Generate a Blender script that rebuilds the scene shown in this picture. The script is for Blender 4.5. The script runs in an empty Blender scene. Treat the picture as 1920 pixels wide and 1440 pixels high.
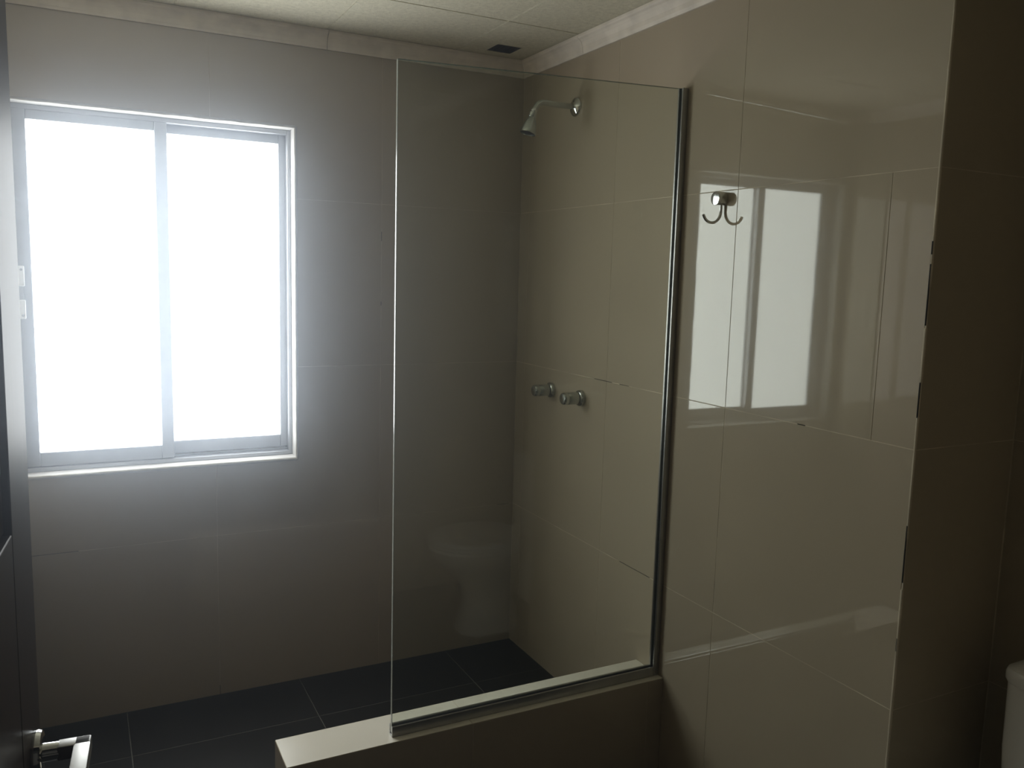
import bpy, bmesh, math, random
from mathutils import Matrix, Vector
random.seed(7)
S = bpy.context.scene
COL = S.collection

# ------------------------------------------------------------------ camera
CAM = (-1.6052, -3.0670, 1.5535)
YAW, PITCH, ROLL, FPX = -0.4772, -0.1288, 0.0273, 1580.36
def cam_axes():
    cy, sy, cp, sp = math.cos(YAW), math.sin(YAW), math.cos(PITCH), math.sin(PITCH)
    fw = Vector((-sy*cp, cy*cp, sp)); r = Vector((cy, sy, 0)); u = r.cross(fw)
    cr, sr = math.cos(ROLL), math.sin(ROLL)
    return cr*r + sr*u, -sr*r + cr*u, fw
_r, _u, _f = cam_axes()
cd = bpy.data.cameras.new('camera'); co = bpy.data.objects.new('camera', cd); COL.objects.link(co)
cd.sensor_fit = 'HORIZONTAL'; cd.sensor_width = 36.0; cd.lens = FPX/1920*36.0
cd.clip_start = 0.02; cd.clip_end = 60
co.matrix_world = Matrix(((_r.x, _u.x, -_f.x, CAM[0]), (_r.y, _u.y, -_f.y, CAM[1]), (_r.z, _u.z, -_f.z, CAM[2]), (0, 0, 0, 1)))
S.camera = co

# ------------------------------------------------------------------ world, exposure
W = bpy.data.worlds.new('sky'); S.world = W; W.use_nodes = True
bg = W.node_tree.nodes['Background']; bg.inputs[0].default_value = (0.80, 0.88, 1.0, 1); bg.inputs[1].default_value = 1.0
PANE_LIGHT = 8.7                     # daylight glowing through the frosted panes
PANE_COLOR = (0.93, 0.975, 1.0)
# haze added to stand in for lens glare round the window, scattering mostly forwards
wn_ = W.node_tree; wo = [n for n in wn_.nodes if n.type == 'OUTPUT_WORLD'][0]
hz_ = wn_.nodes.new('ShaderNodeVolumeScatter'); hz_.inputs['Color'].default_value = (0.78, 0.87, 1.0, 1)
hz_.inputs['Density'].default_value = 0.082; hz_.inputs['Anisotropy'].default_value = 0.93
wn_.links.new(hz_.outputs[0], wo.inputs['Volume'])
S.cycles.use_light_tree = False; W.cycles.sampling_method = 'NONE'
S.cycles.max_bounces = 6; S.cycles.volume_bounces = 0; S.cycles.adaptive_threshold = 0.03; S.cycles.adaptive_min_samples = 16
S.view_settings.view_transform = 'Standard'; S.view_settings.look = 'None'
S.view_settings.exposure = 0.0; S.view_settings.gamma = 1.0; S.view_settings.use_curve_mapping = False

# ------------------------------------------------------------------ materials
def mat(name, color, rough=0.5, metal=0.0, ior=1.5, var=0.0, scale=6.0, bump=0.0, bscale=80.0, spec=0.5, var2=None, coat=0.0):
    m = bpy.data.materials.new(name); m.use_nodes = True
    nt = m.node_tree; b = nt.nodes['Principled BSDF']
    b.inputs['Base Color'].default_value = (*color, 1); b.inputs['Roughness'].default_value = rough
    b.inputs['Metallic'].default_value = metal; b.inputs['IOR'].default_value = ior
    b.inputs['Specular IOR Level'].default_value = spec
    b.inputs['Coat Weight'].default_value = coat; b.inputs['Coat Roughness'].default_value = 0.05
    tc = nt.nodes.new('ShaderNodeTexCoord')
    if var > 0:
        n = nt.nodes.new('ShaderNodeTexNoise'); n.inputs['Scale'].default_value = scale; n.inputs['Detail'].default_value = 5
        nt.links.new(tc.outputs['Object'], n.inputs['Vector'])
        r = nt.nodes.new('ShaderNodeValToRGB'); nt.links.new(n.outputs['Fac'], r.inputs['Fac'])
        r.color_ramp.elements[0].position = 0.32; r.color_ramp.elements[1].position = 0.68
        c0 = var2 if var2 else tuple(max(0, c*(1-var)) for c in color); c1 = tuple(min(1, c*(1+var)) for c in color)
        r.color_ramp.elements[0].color = (*c0, 1); r.color_ramp.elements[1].color = (*c1, 1)
        nt.links.new(r.outputs['Color'], b.inputs['Base Color'])
    if bump > 0:
        n2 = nt.nodes.new('ShaderNodeTexNoise'); n2.inputs['Scale'].default_value = bscale; n2.inputs['Detail'].default_value = 3
        nt.links.new(tc.outputs['Object'], n2.inputs['Vector'])
        bp = nt.nodes.new('ShaderNodeBump'); bp.inputs['Strength'].default_value = bump; bp.inputs['Distance'].default_value = 0.002
        nt.links.new(n2.outputs['Fac'], bp.inputs['Height']); nt.links.new(bp.outputs['Normal'], b.inputs['Normal'])
    return m
M = {}
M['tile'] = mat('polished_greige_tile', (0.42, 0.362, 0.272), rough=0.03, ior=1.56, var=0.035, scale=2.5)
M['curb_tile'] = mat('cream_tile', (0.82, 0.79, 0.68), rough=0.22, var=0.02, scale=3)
M['grout'] = mat('pale_grout', (0.58, 0.515, 0.405), rough=0.85, var=0.25, scale=9)
M['darkgap'] = mat('empty_joint', (0.012, 0.011, 0.010), rough=0.9)
M['floor_tile'] = mat('dark_grey_floor_tile', (0.024, 0.0245, 0.025), rough=0.45, spec=0.35, var=0.18, scale=5, bump=0.08, bscale=40)
M['floor_grout'] = mat('floor_grout', (0.14, 0.14, 0.13), rough=0.9)
M['plaster'] = mat('white_plaster', (0.52, 0.51, 0.49), rough=0.6, var=0.06, scale=14, bump=0.15)
M['sealant'] = mat('cream_sealant', (0.38, 0.36, 0.31), rough=0.55, var=0.10, scale=30, bump=0.3, bscale=120)
M['alu'] = mat('satin_aluminium', (0.44, 0.455, 0.49), rough=0.38, metal=0.55, var=0.05, scale=10)
M['channel'] = mat('aluminium_channel', (0.42, 0.42, 0.41), rough=0.30, metal=0.9, var=0.10, scale=16)
M['chrome'] = mat('chrome', (0.72, 0.74, 0.74), rough=0.09, metal=1.0)
M['satin'] = mat('satin_nickel', (0.40, 0.40, 0.385), rough=0.42, metal=1.0)
M['worn_chrome'] = mat('worn_chrome', (0.52, 0.55, 0.53), rough=0.24, metal=0.95, var=0.12, scale=40)
M['nozzle'] = mat('dark_nozzle_plate', (0.02, 0.02, 0.02), rough=0.6)
M['porcelain'] = mat('white_porcelain', (0.80, 0.80, 0.78), rough=0.08)
M['plastic'] = mat('white_plastic', (0.82, 0.83, 0.83), rough=0.3)
M['latch'] = mat('pale_latch', (0.86, 0.87, 0.87), rough=0.35)
M['cornice'] = mat('painted_cornice', (0.80, 0.745, 0.66), rough=0.6, var=0.10, scale=18, bump=0.12, bscale=50)
M['hallwall'] = mat('hall_paint', (0.30, 0.28, 0.25), rough=0.8)
M['rubber'] = mat('dark_seal', (0.02, 0.02, 0.018), rough=0.6)
M['dust'] = mat('grey_dust', (0.06, 0.055, 0.048), rough=0.95, var=0.6, scale=60, bump=0.6, bscale=120)

def wood():
    m = mat('dark_lacquered_wood', (0.040, 0.022, 0.018), rough=0.42, spec=0.3)
    nt = m.node_tree; b = nt.nodes['Principled BSDF']
    tc = nt.nodes.new('ShaderNodeTexCoord'); mp = nt.nodes.new('ShaderNodeMapping'); mp.inputs['Scale'].default_value = (22, 22, 1.4)
    n = nt.nodes.new('ShaderNodeTexNoise'); n.inputs['Scale'].default_value = 3; n.inputs['Detail'].default_value = 8
    r = nt.nodes.new('ShaderNodeValToRGB'); r.color_ramp.elements[0].color = (0.022, 0.012, 0.010, 1); r.color_ramp.elements[1].color = (0.060, 0.034, 0.028, 1)
    nt.links.new(tc.outputs['Object'], mp.inputs['Vector']); nt.links.new(mp.outputs['Vector'], n.inputs['Vector'])
    nt.links.new(n.outputs['Fac'], r.inputs['Fac']); nt.links.new(r.outputs['Color'], b.inputs['Base Color'])
    return m
M['wood'] = wood()

def ceiling_mat():
    m = mat('speckled_mineral_ceiling_tile', (0.66, 0.64, 0.54), rough=0.9)
    nt = m.node_tree; b = nt.nodes['Principled BSDF']
    tc = nt.nodes.new('ShaderNodeTexCoord')
    v = nt.nodes.new('ShaderNodeTexVoronoi'); v.inputs['Scale'].default_value = 130
    n = nt.nodes.new('ShaderNodeTexNoise'); n.inputs['Scale'].default_value = 60; n.inputs['Detail'].default_value = 6
    n3 = nt.nodes.new('ShaderNodeTexNoise'); n3.inputs['Scale'].default_value = 3
    for q in (v, n, n3): nt.links.new(tc.outputs['Object'], q.inputs['Vector'])
    r = nt.nodes.new('ShaderNodeValToRGB'); r.color_ramp.elements[0].position = 0.10; r.color_ramp.elements[1].position = 0.28
    r.color_ramp.elements[0].color = (0.50, 0.475, 0.37, 1); r.color_ramp.elements[1].color = (0.78, 0.75, 0.605, 1)
    nt.links.new(v.outputs['Distance'], r.inputs['Fac'])
    r2 = nt.nodes.new('ShaderNodeValToRGB'); r2.color_ramp.elements[0].position = 0.3; r2.color_ramp.elements[1].position = 0.7
    r2.color_ramp.elements[0].color = (0.80, 0.80, 0.78, 1); r2.color_ramp.elements[1].color = (1, 1, 1, 1)
    nt.links.new(n.outputs['Fac'], r2.inputs['Fac'])
    mx = nt.nodes.new('ShaderNodeMix'); mx.data_type = 'RGBA'; mx.blend_type = 'MULTIPLY'; mx.inputs[0].default_value = 1.0
    nt.links.new(r.outputs['Color'], mx.inputs[6]); nt.links.new(r2.outputs['Color'], mx.inputs[7])
    nt.links.new(mx.outputs[2], b.inputs['Base Color'])
    bp = nt.nodes.new('ShaderNodeBump'); bp.inputs['Strength'].default_value = 0.35; bp.inputs['Distance'].default_value = 0.002
    nt.links.new(n.outputs['Fac'], bp.inputs['Height']); nt.links.new(bp.outputs['Normal'], b.inputs['Normal'])
    return m
M['ceil'] = ceiling_mat()

def glass_mat(name, tint):
    m = bpy.data.materials.new(name); m.use_nodes = True; nt = m.node_tree
    for n in list(nt.nodes): nt.nodes.remove(n)
    o = nt.nodes.new('ShaderNodeOutputMaterial'); t = nt.nodes.new('ShaderNodeBsdfTransparent'); t.inputs[0].default_value = (*tint, 1)
    g = nt.nodes.new('ShaderNodeBsdfGlossy'); g.inputs['Roughness'].default_value = 0.0; g.inputs[0].default_value = (1, 1, 1, 1)
    # Schlick reflectance, the same from either side of the sheet
    lw = nt.nodes.new('ShaderNodeLayerWeight'); lw.inputs['Blend'].default_value = 0.5
    pw = nt.nodes.new('ShaderNodeMath'); pw.operation = 'POWER'; pw.inputs[1].default_value = 5.0
    ma = nt.nodes.new('ShaderNodeMath'); ma.operation = 'MULTIPLY_ADD'; ma.inputs[1].default_value = 0.96; ma.inputs[2].default_value = 0.04
    mx = nt.nodes.new('ShaderNodeMixShader')
    nt.links.new(lw.outputs['Facing'], pw.inputs[0]); nt.links.new(pw.outputs[0], ma.inputs[0])
    nt.links.new(ma.outputs[0], mx.inputs[0]); nt.links.new(t.outputs[0], mx.inputs[1]); nt.links.new(g.outputs[0], mx.inputs[2])
    nt.links.new(mx.outputs[0], o.inputs[0])
    return m
M['glass'] = glass_mat('clear_screen_glass', (0.93, 0.955, 0.925))
M['glass_edge'] = mat('lit_glass_edge', (0.50, 0.54, 0.50), rough=0.2)  # pale colour stands for window light scattered along the free edge
M['glass_top'] = mat('dark_glass_edge', (0.10, 0.13, 0.10), rough=0.2)  # same glass at the top edge, its unlit look put into the colour

def pane_mat():
    m = bpy.data.materials.new('frosted_daylit_pane'); m.use_nodes = True; nt = m.node_tree
    b = nt.nodes['Principled BSDF']; b.inputs['Base Color'].default_value = (0.8, 0.82, 0.82, 1); b.inputs['Roughness'].default_value = 0.35
    b.inputs['Emission Color'].default_value = (*PANE_COLOR, 1); b.inputs['Emission Strength'].default_value = PANE_LIGHT
    return m
M['pane'] = pane_mat()

# ------------------------------------------------------------------ mesh helpers
def link(name, bm, m, parent=None, smooth=False, base=(0, 0, 0)):
    me = bpy.data.meshes.new(name)
    bmesh.ops.recalc_face_normals(bm, faces=bm.faces[:])
    if base != (0, 0, 0): bmesh.ops.translate(bm, verts=bm.verts[:], vec=[-c for c in base])
    if smooth:
        for f in bm.faces: f.smooth = True
        for e in bm.edges:
            if len(e.link_faces) == 2 and e.calc_face_angle(0) > 0.7: e.smooth = False
    bm.to_mesh(me); bm.free()
    me.materials.append(m if not isinstance(m, str) else M[m])
    o = bpy.data.objects.new(name, me); COL.objects.link(o)
    if parent: o.parent = parent
    return o
def thing(name, loc, label, cat, group=None, rotz=0.0):
    o = bpy.data.objects.new(name, None); o.empty_display_size = 0.05; COL.objects.link(o)
    o.location = loc; o.rotation_euler = (0, 0, rotz); o['label'] = label; o['category'] = cat
    if group: o['group'] = group
    return o
def struct(o, label=None):
    o['kind'] = 'structure'
    if label: o['label'] = label
    return o
def add_box(bm, x0, x1, y0, y1, z0, z1, bev=0.0, seg=2):
    b2 = bmesh.new()
    bmesh.ops.create_cube(b2, size=1.0)
    for v in b2.verts:
        v.co = Vector(((x0+x1)/2 + v.co.x*(x1-x0), (y0+y1)/2 + v.co.y*(y1-y0), (z0+z1)/2 + v.co.z*(z1-z0)))
    if bev > 0: bmesh.ops.bevel(b2, geom=b2.edges[:], offset=bev, segments=seg, profile=0.5, affect='EDGES')
    merge(bm, b2)
def merge(bm, b2):
    mp = {v: bm.verts.new(v.co) for v in b2.verts}
    for f in b2.faces:
        try: bm.faces.new([mp[v] for v in f.verts])
        except ValueError: pass
    b2.free()
def box(name, m, x0, x1, y0, y1, z0, z1, bev=0.0, parent=None, base=(0, 0, 0), seg=2):
    bm = bmesh.new(); add_box(bm, x0, x1, y0, y1, z0, z1, bev, seg)
    return link(name, bm, m, parent, base=base)
def frame_of(axis):
    a = Vector(axis).normalized(); t = Vector((0, 0, 1)) if abs(a.z) < 0.9 else Vector((1, 0, 0))
    u = a.cross(t).normalized(); return a, u, a.cross(u).normalized()
def lathe(bm, origin, axis, prof, n=32, cap=True):
    """prof: list of (distance along axis, radius)"""
    a, u, w = frame_of(axis); o = Vector(origin); rings = []
    for s, r in prof:
        rings.append([bm.verts.new(o + a*s + (u*math.cos(2*math.pi*k/n) + w*math.sin(2*math.pi*k/n))*max(r, 1e-5)) for k in range(n)])
    for A, B in zip(rings, rings[1:]):
        for k in range(n): bm.faces.new((A[k], A[(k+1) % n], B[(k+1) % n], B[k]))
    if cap:
        bm.faces.new(rings[0]); bm.faces.new(rings[-1])
def tube(bm, pts, r, n=16, cap=True, up=(0, 0, 1)):
    pts = [Vector(p) for p in pts]; rings = []
    rs = r if isinstance(r, (list, tuple)) else [r]*len(pts)
    prev = None
    for i, p in enumerate(pts):
        t = (pts[min(i+1, len(pts)-1)] - pts[max(i-1, 0)]).normalized()
        if prev is None:
            q = Vector(up) if abs(t.dot(Vector(up))) < 0.95 else Vector((0, 1, 0))
            u = (q - t*q.dot(t)).normalized()
        else: u = (prev - t*prev.dot(t)).normalized()
        prev = u; w = t.cross(u)
        rings.append([bm.verts.new(p + (u*math.cos(2*math.pi*k/n) + w*math.sin(2*math.pi*k/n))*rs[i]) for k in range(n)])
    for A, B in zip(rings, rings[1:]):
        for k in range(n): bm.faces.new((A[k], A[(k+1) % n], B[(k+1) % n], B[k]))
    if cap: bm.faces.new(rings[0]); bm.faces.new(rings[-1])
def loft(bm, rings, cap=True):
    R = [[bm.verts.new(p) for p in ring] for ring in rings]; n = len(R[0])
    for A, B in zip(R, R[1:]):
        for k in range(n): bm.faces.new((A[k], A[(k+1) % n], B[(k+1) % n], B[k]))
    if cap: bm.faces.new(R[0]); bm.faces.new(R[-1])

TH = 0.0008           # how far a tile stands proud of the grout
GAP = 0.0011          # half a joint
def tile_piece(parent, m, P, a, b, c, d, hole=None, gap=GAP, name='tile', bev=0.0003, tilt=0.0, base=(0, 0, 0)):
    """one tile: P(u, v, h) -> world point; u in [a,b], v in [c,d]; hole = rectangle cut away"""
    a += gap; b -= gap; c += gap; d -= gap
    us, vs = [a, b], [c, d]
    if hole:
        e, f, g, h = hole
        us = sorted({a, b} | {x for x in (e, f) if a < x < b}); vs = sorted({c, d} | {x for x in (g, h) if c < x < d})
    bm = bmesh.new(); V = {}
    ti, tj = random.uniform(-tilt, tilt), random.uniform(-tilt, tilt); cu, cv = (a+b)/2, (c+d)/2
    def vert(i, j, k):
        if (i, j, k) not in V:
            hh = 0.0 if k == 0 else TH + (us[i]-cu)*ti + (vs[j]-cv)*tj
            V[(i, j, k)] = bm.verts.new(P(us[i], vs[j], hh))
        return V[(i, j, k)]
    cells = []
    for i in range(len(us)-1):
        for j in range(len(vs)-1):
            mu, mv = (us[i]+us[i+1])/2, (vs[j]+vs[j+1])/2
            if hole and hole[0] < mu < hole[1] and hole[2] < mv < hole[3]: continue
            cells.append((i, j))
    if not cells: bm.free(); return None
    cs = set(cells)
    for (i, j) in cells:
        bm.faces.new([vert(i, j, 1), vert(i+1, j, 1), vert(i+1, j+1, 1), vert(i, j+1, 1)])
        bm.faces.new([vert(i, j, 0), vert(i, j+1, 0), vert(i+1, j+1, 0), vert(i+1, j, 0)])
        for (di, dj, p, q) in ((-1, 0, (i, j), (i, j+1)), (1, 0, (i+1, j), (i+1, j+1)), (0, -1, (i, j), (i+1, j)), (0, 1, (i, j+1), (i+1, j+1))):
            if (i+di, j+dj) not in cs:
                bm.faces.new([vert(*p, 0), vert(*q, 0), vert(*q, 1), vert(*p, 1)])
    bmesh.ops.recalc_face_normals(bm, faces=bm.faces[:])
    if bev > 0:
        es = [e for e in bm.edges if len(e.link_faces) == 2 and e.calc_face_angle(0) > 1.0]
        bmesh.ops.bevel(bm, geom=es, offset=bev, segments=1, affect='EDGES')
    return link(name, bm, m, parent, base=base)
def tile_field(parent, m, P, ujoints, vjoints, hole=None, rows=None, **kw):
    for j in range(len(vjoints)-1):
        uj = rows[j] if rows and rows.get(j) else ujoints
        for i in range(len(uj)-1):
            a, b, c, d = uj[i], uj[i+1], vjoints[j], vjoints[j+1]
            h = hole if hole and hole[0] < b and hole[1] > a and hole[2] < d and hole[3] > c else None
            tile_piece(parent, m, P, a, b, c, d, h, **kw)

# ------------------------------------------------------------------ main dimensions
H = 2.385                # ceiling
XL, XN = -1.86, 0.345    # left wall, niche back wall
YD, YS = -1.874, -2.745  # end of the right wall, wall with the doorway
WX0, WX1, WZ0, WZ1 = -1.815, -0.903, 0.860, 2.047   # window opening
DX0, DX1, DZ = -1.785, -0.96, 2.13                  # doorway
ZJ = [0.0, 0.6, 1.2, 1.8, H]
TILT = 0.0003

def holed_plate(bm, P, u0, u1, v0, v1, hole, h0, h1):
    e, f, g, hh = hole
    for (a, b, c, d) in ((u0, e, v0, v1), (f, u1, v0, v1), (e, f, v0, g), (e, f, hh, v1)):
        if b-a < 1e-6 or d-c < 1e-6: continue
        vs = [bm.verts.new(P(u, v, h)) for h in (h0, h1) for (u, v) in ((a, c), (b, c), (b, d), (a, d))]
        for q in ((0, 1, 2, 3), (4, 5, 6, 7), (0, 1, 5, 4), (1, 2, 6, 5), (2, 3, 7, 6), (3, 0, 4, 7)): bm.faces.new([vs[k] for k in q])
    bmesh.ops.remove_doubles(bm, verts=bm.verts[:], dist=1e-5)

# ---- far wall with the window
Pfar = lambda u, v, h: (u, TH - h, v)
bm = bmesh.new(); holed_plate(bm, Pfar, XL, 0.0015, 0, H, (WX0, WX1, WZ0, WZ1), 0.0, -0.13)
wf = struct(link('wall_far', bm, 'grout'))
tile_field(wf, 'tile', Pfar, [XL, -1.790, -1.188, -0.585, -0.0005], ZJ, hole=(WX0, WX1, WZ0, WZ1), tilt=TILT, gap=0.0008)

# ---- right wall block (its end turns into the toilet niche)
wr = struct(box('wall_right', 'grout', TH, XN+0.10, YD+TH, TH, 0, H))
Pr = lambda u, v, h: (TH - h, u, v)
YR = [YD+0.0035, -1.267, -0.668, -0.068, -0.0005]
tile_field(wr, 'tile', Pr, YR, ZJ, rows={2: [YD+0.0035, -1.759, -1.267, -0.668, -0.068, -0.0005]}, tilt=TILT)
Pn = lambda u, v, h: (u, YD + TH - h, v)
tile_field(wr, 'tile', Pn, [0.0025, XN-0.001], [0, 0.6, 1.2, 1.8, H], tilt=TILT)
bm = bmesh.new()          # rounded grout bead on the outer corner
z = 0.0
while z < H-0.001:
    z2 = min(H, z + random.uniform(0.05, 0.12)); r0 = 0.0032 + random.uniform(-0.0004, 0.0004)
    gapz = [(1.45, 1.53), (1.62, 1.66), (0.92, 1.0), (0.74, 0.77), (1.30, 1.34)]
    if not any(g0 < (z+z2)/2 < g1 for g0, g1 in gapz):
        ring = []
        for zz in (z, z2):
            ring.append([(0.0026 + r0*math.cos(t), YD + 0.0028 + r0*math.sin(t), zz) for t in [2*math.pi*k/10 for k in range(10)]])
        loft(bm, ring)
    z = z2
link('corner_grout_bead', bm, 'grout', wr)
bm = bmesh.new()
for (z0, z1, t) in ((1.47, 1.60, 0.0002), (1.62, 1.675, 0.0004), (0.90, 1.03, 0.0002), (0.72, 0.77, 0.0002), (1.27, 1.36, 0.0002)):
    add_box(bm, -0.0004, 0.0016, YD+0.0020-t, YD+0.0045, z0, z1)
link('open_joint', bm, 'darkgap', wr)

bm = bmesh.new()          # joints where the grout has fallen out
for (y0, y1, zz) in ((-0.700, -0.590, 1.2), (-0.800, -0.745, 1.2), (-0.960, -0.790, 0.6), (-1.560, -1.535, 1.2)):
    add_box(bm, 0.0001, TH, y0, y1, zz-0.0009, zz+0.0009)
link('open_joint', bm, 'darkgap', wr)
bm = bmesh.new()
for (x0, x1, z0, z1) in ((-0.5858, -0.5842, 1.665, 1.700), (-0.5858, -0.5842, 1.425, 1.440), (-1.80, -1.63, 0.5993, 0.6007), (-0.075, -0.02, 0.5993, 0.6007), (-1.1888, -1.1872, 0.0, 0.035)):
    add_box(bm, x0, x1, 0.0001, TH, z0, z1)
link('open_joint', bm, 'darkgap', wf)

# ---- niche back wall, left wall, doorway wall
wn = struct(box('wall_niche', 'grout', XN+TH, XN+0.10, YS, YD+TH, 0, H))
tile_field(wn, 'tile', lambda u, v, h: (XN + TH - h, u, v), [YS+0.001, -2.474, YD-0.001], ZJ, tilt=TILT)
wl = struct(box('wall_left', 'grout', XL-0.12, XL-TH, YS-0.12, 0.13, 0, H))
tile_field(wl, 'tile', lambda u, v, h: (XL - TH + h, u, v), [YS+0.001, -2.40, -1.80, -1.20, -0.60, -0.001], ZJ, tilt=TILT)
bm = bmesh.new(); Pb = lambda u, v, h: (u, YS - TH + h, v)
holed_plate(bm, Pb, XL-TH, XN+0.10, 0, H, (DX0, DX1, -0.01, DZ), 0.0, -0.12)
wb = struct(link('wall_back', bm, 'grout'))
tile_field(wb, 'tile', Pb, [XL, -1.45, -0.855, -0.255, XN], ZJ, hole=(DX0, DX1, -0.01, DZ), tilt=TILT)

# ---- floor
fl = struct(box('floor', 'floor_grout', XL-0.1, XN+0.1, YS-0.12, 0.12, -0.10, -TH))
Pf = lambda u, v, h: (u, v, -TH + h)
tile_field(fl, 'floor_tile', Pf, [XL+0.001, -1.5, -0.9, -0.3, -0.0], [YS, -2.1, -1.5, -0.90, -0.30, -0.001], gap=0.0016, tilt=0.0008)
tile_field(fl, 'floor_tile', Pf, [0.0, 0.3, XN], [YS, -2.1, YD], gap=0.0016, tilt=0.0008)

# ---- ceiling of mineral tiles
HC = H - 0.004
ce = struct(box('ceiling', 'ceil', XL-0.1, XN+0.1, YS-0.12, 0.12, H+TH, H+0.10))
Pc = lambda u, v, h: (u, v, H + TH - h - 0.001)
VX0, VX1, VY0, VY1 = -0.212, -0.112, -0.188, -0.088      # vent hole
tile_field(ce, 'ceil', Pc, [XL, -1.79, -1.295, -0.800, -0.306, 0.0], [YS, -2.437, -1.942, -1.447, -0.952, -0.457, -0.0], hole=(VX0, VX1, VY0, VY1), name='ceiling_tile', gap=0.0022, bev=0.0014, tilt=0.0015)
tile_field(ce, 'ceil', Pc, [0.0, XN], [YS, -2.437, YD], name='ceiling_tile', gap=0.0022, bev=0.0014)

# ---- cornice (four lengths, butt joints showing)
def cornice(name, P, s0, s1, m='cornice', m0=0, m1=0):
    prof = [(0.0005, 0.0), (0.007, 0.0), (0.009, 0.006), (0.011, 0.010), (0.012, 0.024), (0.017, 0.037), (0.024, 0.045), (0.031, 0.049), (0.034, 0.053), (0.034, 0.0605), (0.0005, 0.0605)]
    bm = bmesh.new(); Z0 = 2.322
    loft(bm, [[P(s0 + d*m0, d, Z0 + z) for d, z in prof], [P(s1 - d*m1, d, Z0 + z) for d, z in prof]])
    return struct(link(name, bm, m))
cornice('trim_1', lambda s, d, z: (s, -d, z), XL+0.001, -0.793)
cornice('trim_2', lambda s, d, z: (s, -d, z), -0.7915, -0.001, m1=1)
cornice('trim_3', lambda s, d, z: (-d, s, z), -0.4485, -0.001, m1=1)
cornice('trim_4', lambda s, d, z: (-d, s, z), YD+0.001, -0.450)
cornice('trim_5', lambda s, d, z: (XL+d, s, z), YS+0.001, -0.036)

# ------------------------------------------------------------------ window
FY = 0.060                                # front of the aluminium frame
win = bpy.data.objects.new('window_1', None); COL.objects.link(win); win.location = ((WX0+WX1)/2, 0.06, WZ0); struct(win)
wb_ = tuple(win.location)
# plastered reveal lining the opening
bm = bmesh.new()
holed_plate(bm, lambda u, v, h: (u, h, v), WX0, WX1, WZ0, WZ1, (WX0+0.004, WX1-0.004, WZ0+0.006, WZ1-0.004), 0.001, 0.13)
link('reveal', bm, 'plaster', win, base=wb_)
# bead of sealant round the tile edge
bm = bmesh.new()
def bead(pts):
    out = []
    for (p, q) in zip(pts, pts[1:]):
        L = (Vector(q)-Vector(p)).length; n = max(2, int(L/0.03))
        for k in range(n): out.append(Vector(p).lerp(Vector(q), k/n))
    out.append(Vector(pts[-1]))
    return out
for (p, q) in (((WX0, 0, WZ0), (WX1, 0, WZ0)), ((WX1, 0, WZ0), (WX1, 0, WZ1)), ((WX1, 0, WZ1), (WX0, 0, WZ1)), ((WX0, 0, WZ1), (WX0, 0, WZ0))):
    pts = bead([p, q]); low = p[2] == q[2] == WZ0
    tube(bm, [x + Vector((0, random.uniform(-0.0008, 0.0006), 0)) for x in pts], [(0.0068 if low else 0.0052) + random.uniform(-0.0012, 0.0012) for _ in pts], n=8)
link('sealant_bead', bm, 'sealant', win, smooth=True, base=wb_)
# fixed outer frame
fx0, fx1, fz0, fz1 = WX0+0.004, WX1-0.004, WZ0+0.006, WZ1-0.004
def rail(name, parent, x0, x1, z0, z1, y0, y1, m='alu', bev=0.002):
    return box(name, m, x0, x1, y0, y1, z0, z1, bev, parent, base=wb_)
fr = rail('outer_frame', win, fx0, fx0+0.020, fz0, fz1, FY, 0.125)
rail('frame_jamb', fr, fx1-0.012, fx1, fz0, fz1, FY, 0.125).location = (0, 0, 0)
rail('frame_head', fr, fx0+0.020, fx1-0.012, fz1-0.016, fz1, FY, 0.125)
rail('frame_sill', fr, fx0+0.020, fx1-0.012, fz0, fz0+0.014, FY-0.004, 0.125)
rail('sill_track', fr, fx0+0.020, fx1-0.012, fz0+0.014, fz0+0.022, FY+0.028, FY+0.034)
# sliding sashes: the left one runs in the front track
def sash(x0, x1, z0, z1, y, px0, px1, pz0, pz1, label):
    s = rail('sash', win, x0, px0, z0, z1, y, y+0.026, bev=0.003); s['label'] = label
    rail('stile', s, px1, x1, z0, z1, y, y+0.026, bev=0.003)
    rail('bottom_rail', s, px0+0.0006, px1-0.0006, z0, pz0, y+0.002, y+0.025)
    rail('top_rail', s, px0+0.0006, px1-0.0006, pz1, z1, y+0.002, y+0.025)
    g = rail('pane', s, px0, px1, pz0, pz1, y+0.012, y+0.017, 'pane', 0.0)
    return s
sl = sash(-1.790, -1.318, fz0+0.016, fz1-0.010, FY+0.002, -1.731, -1.358, 0.929, 1.998, 'satin aluminium sliding sash in the front track')
sr = sash(-1.345, -0.914, fz0+0.024, fz1-0.014, FY+0.031, -1.316, -0.944, 0.936, 1.997, 'satin aluminium sliding sash in the rear track')
for (z0, z1, lab) in ((1.475, 1.540, 'upper'), (1.370, 1.432, 'lower')):
    bm = bmesh.new(); add_box(bm, -1.770, -1.752, FY-0.006, FY+0.002, z0, z1, 0.0035, 3)
    la = link('latch_plate', bm, 'latch', sl, smooth=True, base=wb_)
    bm = bmesh.new(); zc = z1-0.012 if lab == 'upper' else z0+0.012
    lathe(bm, (-1.761, FY-0.0058, zc), (0, -1, 0), [(0, 0.004), (0.0015, 0.004), (0.002, 0.003)], 12)
    link('screw', bm, 'alu', sl, smooth=True, base=wb_)
box('latch_recess', 'alu', -1.768, -1.754, FY-0.003, FY+0.002, 1.430, 1.478, 0.001, sl, base=wb_)

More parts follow.
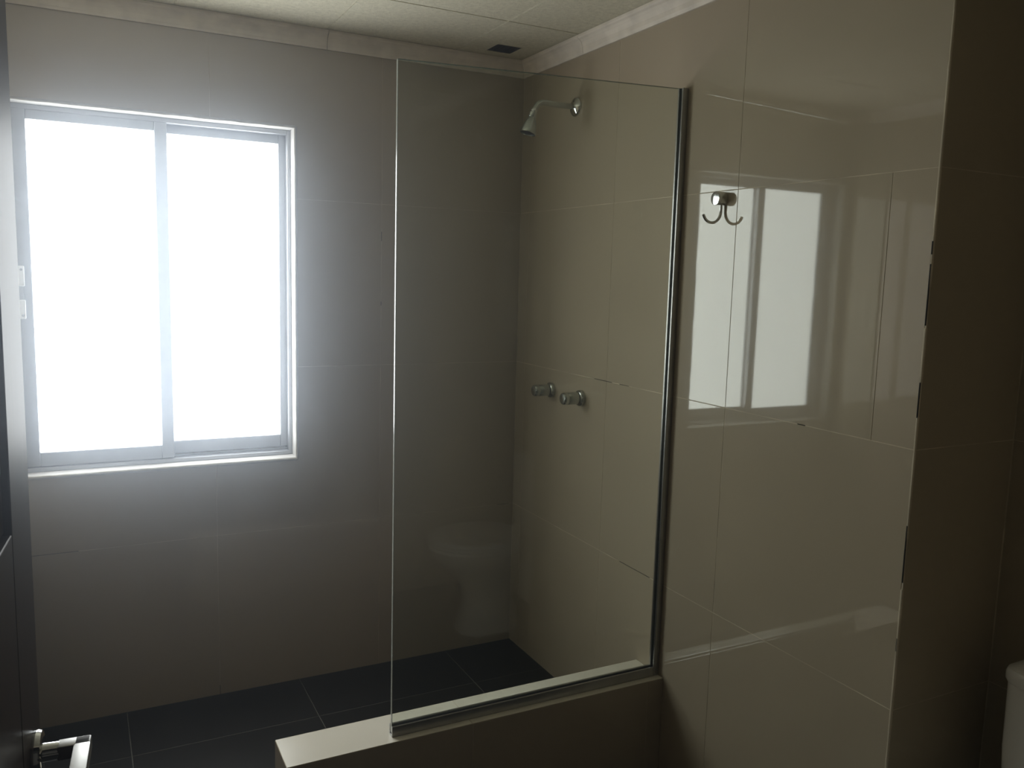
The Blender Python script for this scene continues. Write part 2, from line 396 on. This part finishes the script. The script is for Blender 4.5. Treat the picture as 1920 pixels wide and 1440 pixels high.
# ------------------------------------------------------------------ shower curb
CX0, CY0, CY1, CH = -1.176, -1.057, -0.914, 0.304
cb = thing('shower_curb', ((CX0)/2, (CY0+CY1)/2, 0.0), 'low cream tiled curb wall that carries the glass shower screen', 'curb')
cbb = tuple(cb.location)
box('core', 'grout', CX0+TH, -0.001, CY0+TH, CY1-TH, 0.001, CH-TH, 0, cb, base=cbb)
g2 = 0.0009
Pt = lambda u, v, h: (u, v, CH - TH + h)
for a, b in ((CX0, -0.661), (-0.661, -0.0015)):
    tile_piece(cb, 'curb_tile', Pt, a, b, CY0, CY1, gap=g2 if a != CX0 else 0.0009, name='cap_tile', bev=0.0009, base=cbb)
Pcf = lambda u, v, h: (u, CY0 + TH - h, v)
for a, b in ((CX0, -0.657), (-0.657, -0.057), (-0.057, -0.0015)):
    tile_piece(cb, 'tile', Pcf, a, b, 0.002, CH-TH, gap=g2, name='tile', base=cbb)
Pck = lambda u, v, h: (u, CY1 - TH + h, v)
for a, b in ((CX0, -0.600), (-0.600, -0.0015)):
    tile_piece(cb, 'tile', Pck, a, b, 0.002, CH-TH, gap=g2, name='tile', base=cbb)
tile_piece(cb, 'tile', lambda u, v, h: (CX0 + TH - h, u, v), CY0, CY1, 0.002, CH-TH, gap=g2, name='end_tile', base=cbb)

# ------------------------------------------------------------------ glass shower screen
GY, GX = -1.021, -0.887
sc = thing('shower_screen', (GX/2, GY, CH), 'fixed clear glass shower screen in aluminium channels standing on the curb', 'shower screen')
sb = tuple(sc.location)
ZT0, ZT1 = 2.070, 2.104           # top edge, free end and wall end
gx1, gz0 = -0.006, CH+0.010
bm = bmesh.new()
for yy in (GY-0.004, GY+0.004):   # the two big faces
    vs = [bm.verts.new(p) for p in ((GX+0.0008, yy, gz0), (gx1, yy, gz0), (gx1, yy, ZT1-0.001), (GX+0.0008, yy, ZT0-0.001))]
    bm.faces.new(vs)
gl = link('glass_sheet', bm, 'glass', sc, base=sb)
bm = bmesh.new()
def prism(bm, quad, y0, y1):
    loft(bm, [[(x, y0, z) for x, z in quad], [(x, y1, z) for x, z in quad]])
prism(bm, [(GX-0.0008, gz0), (GX+0.0008, gz0), (GX+0.0008, ZT0), (GX-0.0008, ZT0)], GY-0.004, GY+0.004)
link('polished_edge', bm, 'glass_edge', gl)['label'] = 'polished free edge of the glass, coloured pale for the window light in it'
bm = bmesh.new()
prism(bm, [(GX-0.0008, ZT0-0.001), (gx1, ZT1-0.001), (gx1, ZT1), (GX-0.0008, ZT0)], GY-0.004, GY+0.004)
link('top_edge', bm, 'glass_top', gl)
for o in gl.children:
    o.data.transform(Matrix.Translation([-c for c in sb]))
# channels: U profiles
bm = bmesh.new(); zb = CH+0.0006
add_box(bm, GX-0.002, -0.0215, GY-0.0125, GY-0.0055, zb, zb+0.029, 0.0008, 1)
add_box(bm, GX-0.002, -0.0215, GY+0.0055, GY+0.0125, zb, zb+0.029, 0.0008, 1)
add_box(bm, GX-0.002, -0.0215, GY-0.0055, GY+0.0055, zb, zb+0.006, 0, 1)
link('bottom_channel', bm, 'channel', sc, base=sb)
bm = bmesh.new()
add_box(bm, -0.021, -0.0010, GY-0.0125, GY-0.0055, zb, ZT1+0.001, 0.0008, 1)
add_box(bm, -0.021, -0.0010, GY+0.0055, GY+0.0125, zb, ZT1+0.001, 0.0008, 1)
add_box(bm, -0.005, -0.0010, GY-0.0055, GY+0.0055, zb, ZT1+0.001, 0, 1)
link('wall_channel', bm, 'channel', sc, base=sb)
bm = bmesh.new()
add_box(bm, GX+0.001, -0.022, GY-0.0056, GY-0.0042, zb+0.020, zb+0.0305)
add_box(bm, -0.0225, -0.0195, GY-0.0056, GY-0.0042, zb+0.029, ZT1-0.002)
link('rubber_seal', bm, 'rubber', sc, base=sb)

# ------------------------------------------------------------------ shower arm and head
ay, az = -0.404, 2.151
sh = thing('overhead_shower', (-0.0005, ay, az), 'chrome shower head on a bent arm high on the tiled wall', 'shower head')
hb = tuple(sh.location)
bm = bmesh.new(); lathe(bm, (-0.0003, ay, az), (-1, 0, 0), [(0, 0.033), (0.004, 0.0335), (0.008, 0.031), (0.013, 0.024), (0.016, 0.017), (0.018, 0.012)], 36)
link('flange', bm, 'chrome', sh, True, hb)
pts = [(-0.006, ay, az), (-0.05, ay, az), (-0.10, ay, az+0.0005), (-0.125, ay, az+0.001)]
cxx, czz, rr = -0.135, az-0.031, 0.032
for k in range(9):
    t = math.radians(90 + k*62/8); pts.append((cxx + rr*math.cos(t), ay, czz + rr*math.sin(t)))
dx, dz = math.cos(math.radians(152+90)), math.sin(math.radians(152+90))
lx, lz = pts[-1][0], pts[-1][2]
pts.append((lx + dx*0.012, ay, lz + dz*0.012))
bm = bmesh.new(); tube(bm, pts, 0.0098, 18); link('arm', bm, 'worn_chrome', sh, True, hb)
ex, ez = pts[-1][0], pts[-1][2]
bm = bmesh.new(); bmesh.ops.create_uvsphere(bm, u_segments=20, v_segments=12, radius=0.0125)
bmesh.ops.translate(bm, verts=bm.verts[:], vec=(ex + dx*0.006, ay, ez + dz*0.006)); link('ball_joint', bm, 'chrome', sh, True, hb)
ax = Vector((-0.27, 0.0, -0.96)).normalized()
o0 = Vector((ex + dx*0.010, ay, ez + dz*0.010))
bm = bmesh.new(); lathe(bm, o0, ax, [(0, 0.010), (0.002, 0.0135), (0.016, 0.0135), (0.019, 0.012), (0.022, 0.013), (0.028, 0.0175), (0.045, 0.0225), (0.062, 0.0265), (0.074, 0.0288), (0.077, 0.0282), (0.077, 0.0250), (0.071, 0.0240)], 32)
head = link('shower_head', bm, 'worn_chrome', sh, True, hb)
bm = bmesh.new(); lathe(bm, o0 + ax*0.0712, ax, [(0, 0.0242), (0.002, 0.0240), (0.0035, 0.014)], 28); link('nozzle_plate', bm, 'nozzle', head, True, hb)

# ------------------------------------------------------------------ two shower taps
def tap(y, z, label):
    t = thing('shower_tap', (-0.0005, y, z), label, 'tap', 'chrome taps under the shower head'); b = tuple(t.location)
    bm = bmesh.new(); lathe(bm, (-0.0003, y, z), (-1, 0, 0), [(0, 0.0290), (0.006, 0.0295), (0.012, 0.0285), (0.016, 0.0240), (0.017, 0.0170), (0.024, 0.0165)], 36)
    link('escutcheon', bm, 'worn_chrome', t, True, b)
    bm = bmesh.new(); n = 32
    prof = [(0.019, 0.0200), (0.021, 0.0222), (0.058, 0.0226), (0.0605, 0.0208), (0.062, 0.0208), (0.064, 0.0222), (0.076, 0.0216), (0.080, 0.0185), (0.0815, 0.010)]
    lathe(bm, (-0.0003, y, z), (-1, 0, 0), prof, n)
    h = link('knob', bm, 'worn_chrome', t, True, b)
    bm = bmesh.new(); lathe(bm, (-0.0815, y, z), (-1, 0, 0), [(0, 0.009), (0.001, 0.009), (0.0014, 0.007)], 20); link('cap', bm, 'chrome', h, True, b)
tap(-0.297, 1.121, 'round chrome shower tap on the tiles, the one nearer the room corner')
tap(-0.510, 1.120, 'round chrome shower tap on the tiles, the one nearer the glass wall channel')

# ------------------------------------------------------------------ robe hook
hy, hz = -1.211, 1.778
hk = thing('robe_hook', (-0.0005, hy, hz), 'small chrome robe hook with a round body on the glossy wall', 'hook'); b = tuple(hk.location)
bm = bmesh.new(); lathe(bm, (-0.0003, hy, hz), (-1, 0, 0), [(0, 0.0185), (0.022, 0.0185), (0.0225, 0.0178), (0.0232, 0.0178), (0.0238, 0.0188), (0.029, 0.0188), (0.0305, 0.0178), (0.031, 0.015)], 40)
link('body', bm, 'chrome', hk, True, b)
pts = [(-0.0085, hy, hz-0.014), (-0.0085, hy, hz-0.026), (-0.0085, hy, hz-0.036)]
R0 = 0.0310
for k in range(1, 17):
    t = math.radians(0 - k*162/16); pts.append((-0.0085 - R0 + R0*math.cos(t), hy, hz-0.036 + R0*math.sin(t)))
bm = bmesh.new(); tube(bm, pts, 0.0038, 14, up=(0, 1, 0)); link('hook', bm, 'chrome', hk, True, b)

# ------------------------------------------------------------------ ceiling vent
vt = thing('ceiling_vent', ((VX0+VX1)/2, (VY0+VY1)/2, H), 'small square ceiling vent hole clogged with dark dust', 'vent'); b = tuple(vt.location)
bm = bmesh.new()
holed_plate(bm, lambda u, v, h: (u, v, h), VX0+0.001, VX1-0.001, VY0+0.001, VY1-0.001, (VX0+0.005, VX1-0.005, VY0+0.005, VY1-0.005), H-0.0005, H+0.0012)
link('frame', bm, 'dust', vt, base=b)
box('backing', 'nozzle', VX0+0.003, VX1-0.003, VY0+0.003, VY1-0.003, H+0.0006, H+0.0013, 0, vt, base=b)
for k in range(7):
    x = VX0+0.010 + k*0.0133
    box('slat', 'dust', x-0.0022, x+0.0022, VY0+0.005, VY1-0.005, H-0.0012, H+0.0004, 0.0005, vt, base=b, seg=1)

# ------------------------------------------------------------------ door
DA = math.radians(5.0); DW, DT = 0.757, 0.040
fe = Vector((-1.6622, -1.9765, 0)); dy = Vector((math.sin(DA), math.cos(DA), 0))
hinge = fe - dy*DW
door = bpy.data.objects.new('door_1', None); COL.objects.link(door); door.location = hinge; door.rotation_euler = (0, 0, -DA); struct(door)
dz0, dz1, ST = 0.010, 2.09, 0.118
def dbox(name, x0, x1, y0, y1, z0, z1, bev=0.0012, parent=door, m='wood'): return box(name, m, x0, x1, y0, y1, z0, z1, bev, parent)
dbox('core', -DT+0.004, -0.012, 0.0, DW-0.001, dz0, dz1)
dbox('stile', -0.012, 0.0, DW-ST, DW, dz0, dz1)
dbox('stile', -0.012, 0.0, 0.0, ST, dz0, dz1)
GV = 0.003
dbox('panel', -0.012, -0.007, ST+GV, DW-ST-GV, 1.279, dz1-0.12)
dbox('rail', -0.012, 0.0, ST+GV, DW-ST-GV, 1.279-0.30, 1.277)
dbox('panel', -0.012, -0.007, ST+GV, DW-ST-GV, 0.22, 1.279-0.302)
dbox('rail', -0.012, 0.0, ST+GV, DW-ST-GV, dz0, 0.218)
dbox('rail', -0.012, 0.0, ST+GV, DW-ST-GV, dz1-0.118, dz1)
dbox('back_skin', -DT, -DT+0.004, 0.0, DW, dz0, dz1)
hy_, hz_ = DW-0.055, 1.0
hd = bpy.data.objects.new('handle', None); COL.objects.link(hd); hd.parent = door; hd.location = (0, hy_, hz_); hd['label'] = 'satin nickel lever handle on a round rose'
bm = bmesh.new(); lathe(bm, (0.0002, 0, 0), (1, 0, 0), [(0, 0.0260), (0.005, 0.0262), (0.0085, 0.0250), (0.0095, 0.022), (0.0095, 0.0125)], 40); link('rose', bm, 'chrome', hd, True)
bm = bmesh.new(); lathe(bm, (0.008, 0, 0), (1, 0, 0), [(0, 0.0110), (0.001, 0.0105), (0.016, 0.0100), (0.018, 0.0095)], 24); link('collar', bm, 'chrome', hd, True)
bm = bmesh.new()                       # mitred lever: out from the door, then towards the hinge
hw, hh, xo, xi, yb = 0.0095, 0.0085, 0.059, 0.041, -0.125
add_box(bm, 0.024, xo, -hw, hw, -hh, hh, 0.0022, 2)
add_box(bm, xi, xo, yb, hw, -hh, hh, 0.0022, 2)
link('lever', bm, 'satin', hd, True)
bm = bmesh.new(); lathe(bm, (0.034, 0, -hh+0.0002), (0, 0, -1), [(0, 0.0025), (0.0004, 0.0025)], 12); link('grub_screw', bm, 'nozzle', hd)

# ------------------------------------------------------------------ toilet in the niche
TY = -2.205
to = thing('toilet', (0.0, TY, 0.0), 'white porcelain toilet standing in the dark niche, tank against its wall', 'toilet'); tb = tuple(to.location)
def sup(cx, cy, ax_, ay_, z, n=40, e=2.0, front=0.0):
    out = []
    for k in range(n):
        t = 2*math.pi*k/n; c, s = math.cos(t), math.sin(t)
        x = math.copysign(abs(c)**(2/e), c)*ax_; y = math.copysign(abs(s)**(2/e), s)*ay_
        if x < 0: x *= 1 + front
        out.append((cx + x, cy + y, z))
    return out
TX0, TX1 = 0.166, XN-0.004
tcx, thx = (TX0+TX1)/2, (TX1-TX0)/2
bm = bmesh.new(); loft(bm, [sup(tcx, TY, thx*0.90, 0.178, 0.385, e=6), sup(tcx, TY, thx*0.94, 0.184, 0.40, e=7), sup(tcx, TY, thx*0.97, 0.193, 0.55, e=8), sup(tcx, TY, thx*0.97, 0.195, 0.70, e=8)])
link('tank', bm, 'porcelain', to, True, tb)
bm = bmesh.new(); loft(bm, [sup(tcx, TY, thx*0.985, 0.199, 0.7005, e=7), sup(tcx, TY, thx, 0.203, 0.707, e=7), sup(tcx, TY, thx, 0.203, 0.722, e=7), sup(tcx, TY, thx*0.985, 0.199, 0.731, e=7), sup(tcx, TY, thx*0.93, 0.188, 0.7355, e=7)])
lid = link('tank_lid', bm, 'porcelain', to, True, tb)
bm = bmesh.new(); lathe(bm, (tcx, TY, 0.7352), (0, 0, 1), [(0, 0.022), (0.004, 0.022), (0.006, 0.019)], 28); link('flush_button', bm, 'chrome', lid, True, tb)
bm = bmesh.new()
loft(bm, [sup(-0.03, TY, 0.140, 0.105, 0.001, e=3, front=0.05), sup(-0.03, TY, 0.132, 0.100, 0.05, e=2.8), sup(-0.03, TY, 0.110, 0.088, 0.14, e=2.5), sup(-0.03, TY, 0.118, 0.098, 0.21, e=2.3, front=0.1),
          sup(-0.04, TY, 0.165, 0.140, 0.29, e=2.2, front=0.18), sup(-0.05, TY, 0.190, 0.172, 0.35, e=2.2, front=0.28), sup(-0.05, TY, 0.194, 0.180, 0.385, e=2.2, front=0.32), sup(-0.05, TY, 0.188, 0.174, 0.392, e=2.2, front=0.32)])
bowl = link('bowl', bm, 'porcelain', to, True, tb)
bm = bmesh.new(); add_box(bm, 0.12, XN-0.006, TY-0.105, TY+0.105, 0.10, 0.384, 0.03, 3); link('back_shelf', bm, 'porcelain', to, True, tb)
bm = bmesh.new()
loft(bm, [sup(-0.06, TY, 0.176, 0.176, 0.393, e=2.2, front=0.34), sup(-0.06, TY, 0.180, 0.182, 0.400, e=2.2, front=0.34), sup(-0.06, TY, 0.178, 0.180, 0.410, e=2.2, front=0.34)])
seat = link('seat', bm, 'plastic', to, True, tb)
bm = bmesh.new()
loft(bm, [sup(-0.06, TY, 0.178, 0.180, 0.4115, e=2.2, front=0.34), sup(-0.06, TY, 0.181, 0.184, 0.418, e=2.2, front=0.34), sup(-0.06, TY, 0.172, 0.176, 0.430, e=2.2, front=0.34), sup(-0.06, TY, 0.12, 0.12, 0.435, e=2.2, front=0.34)])
link('seat_lid', bm, 'plastic', to, True, tb)
for s in (-1, 1):
    bm = bmesh.new(); lathe(bm, (0.150, TY + s*0.075 - 0.018, 0.412), (0, 1, 0), [(0, 0.011), (0.036, 0.011)], 16); link('hinge', bm, 'plastic', seat, True, tb)

# ------------------------------------------------------------------ the unlit hall behind the doorway
HY = -4.3
struct(box('wall_hall', 'hallwall', XL-0.6, 0.9, HY-0.1, HY, 0, H))
struct(box('wall_hall_left', 'hallwall', XL-0.7, XL-0.6, HY, YS-0.12-TH, 0, H))
struct(box('wall_hall_right', 'hallwall', 0.9, 1.0, HY, YS-0.12-TH, 0, H))
bm = bmesh.new(); add_box(bm, XL-0.6, XL-0.12, YS-0.12-TH, YS-0.02, 0, H); struct(link('wall_hall_end', bm, 'hallwall'))
bm = bmesh.new(); add_box(bm, XN+0.10, 0.9, YS-0.12-TH, YS-0.02, 0, H); struct(link('wall_hall_corner', bm, 'hallwall'))
struct(box('floor_hall', 'floor_tile', XL-0.7, 1.0, HY-0.1, YS-0.12-TH, -0.10, -0.001))
struct(box('ceiling_hall', 'plaster', XL-0.7, 1.0, HY-0.1, YS-0.12-TH, H+TH, H+0.10))
# door frame round the opening
bm = bmesh.new()
add_box(bm, DX0-0.0, DX0+0.022, YS-0.125, YS-0.001, 0, DZ); add_box(bm, DX1-0.022, DX1, YS-0.125, YS+0.004, 0, DZ); add_box(bm, DX0, DX1, YS-0.125, YS+0.004, DZ-0.022, DZ)
struct(link('trim_6', bm, 'wood'))
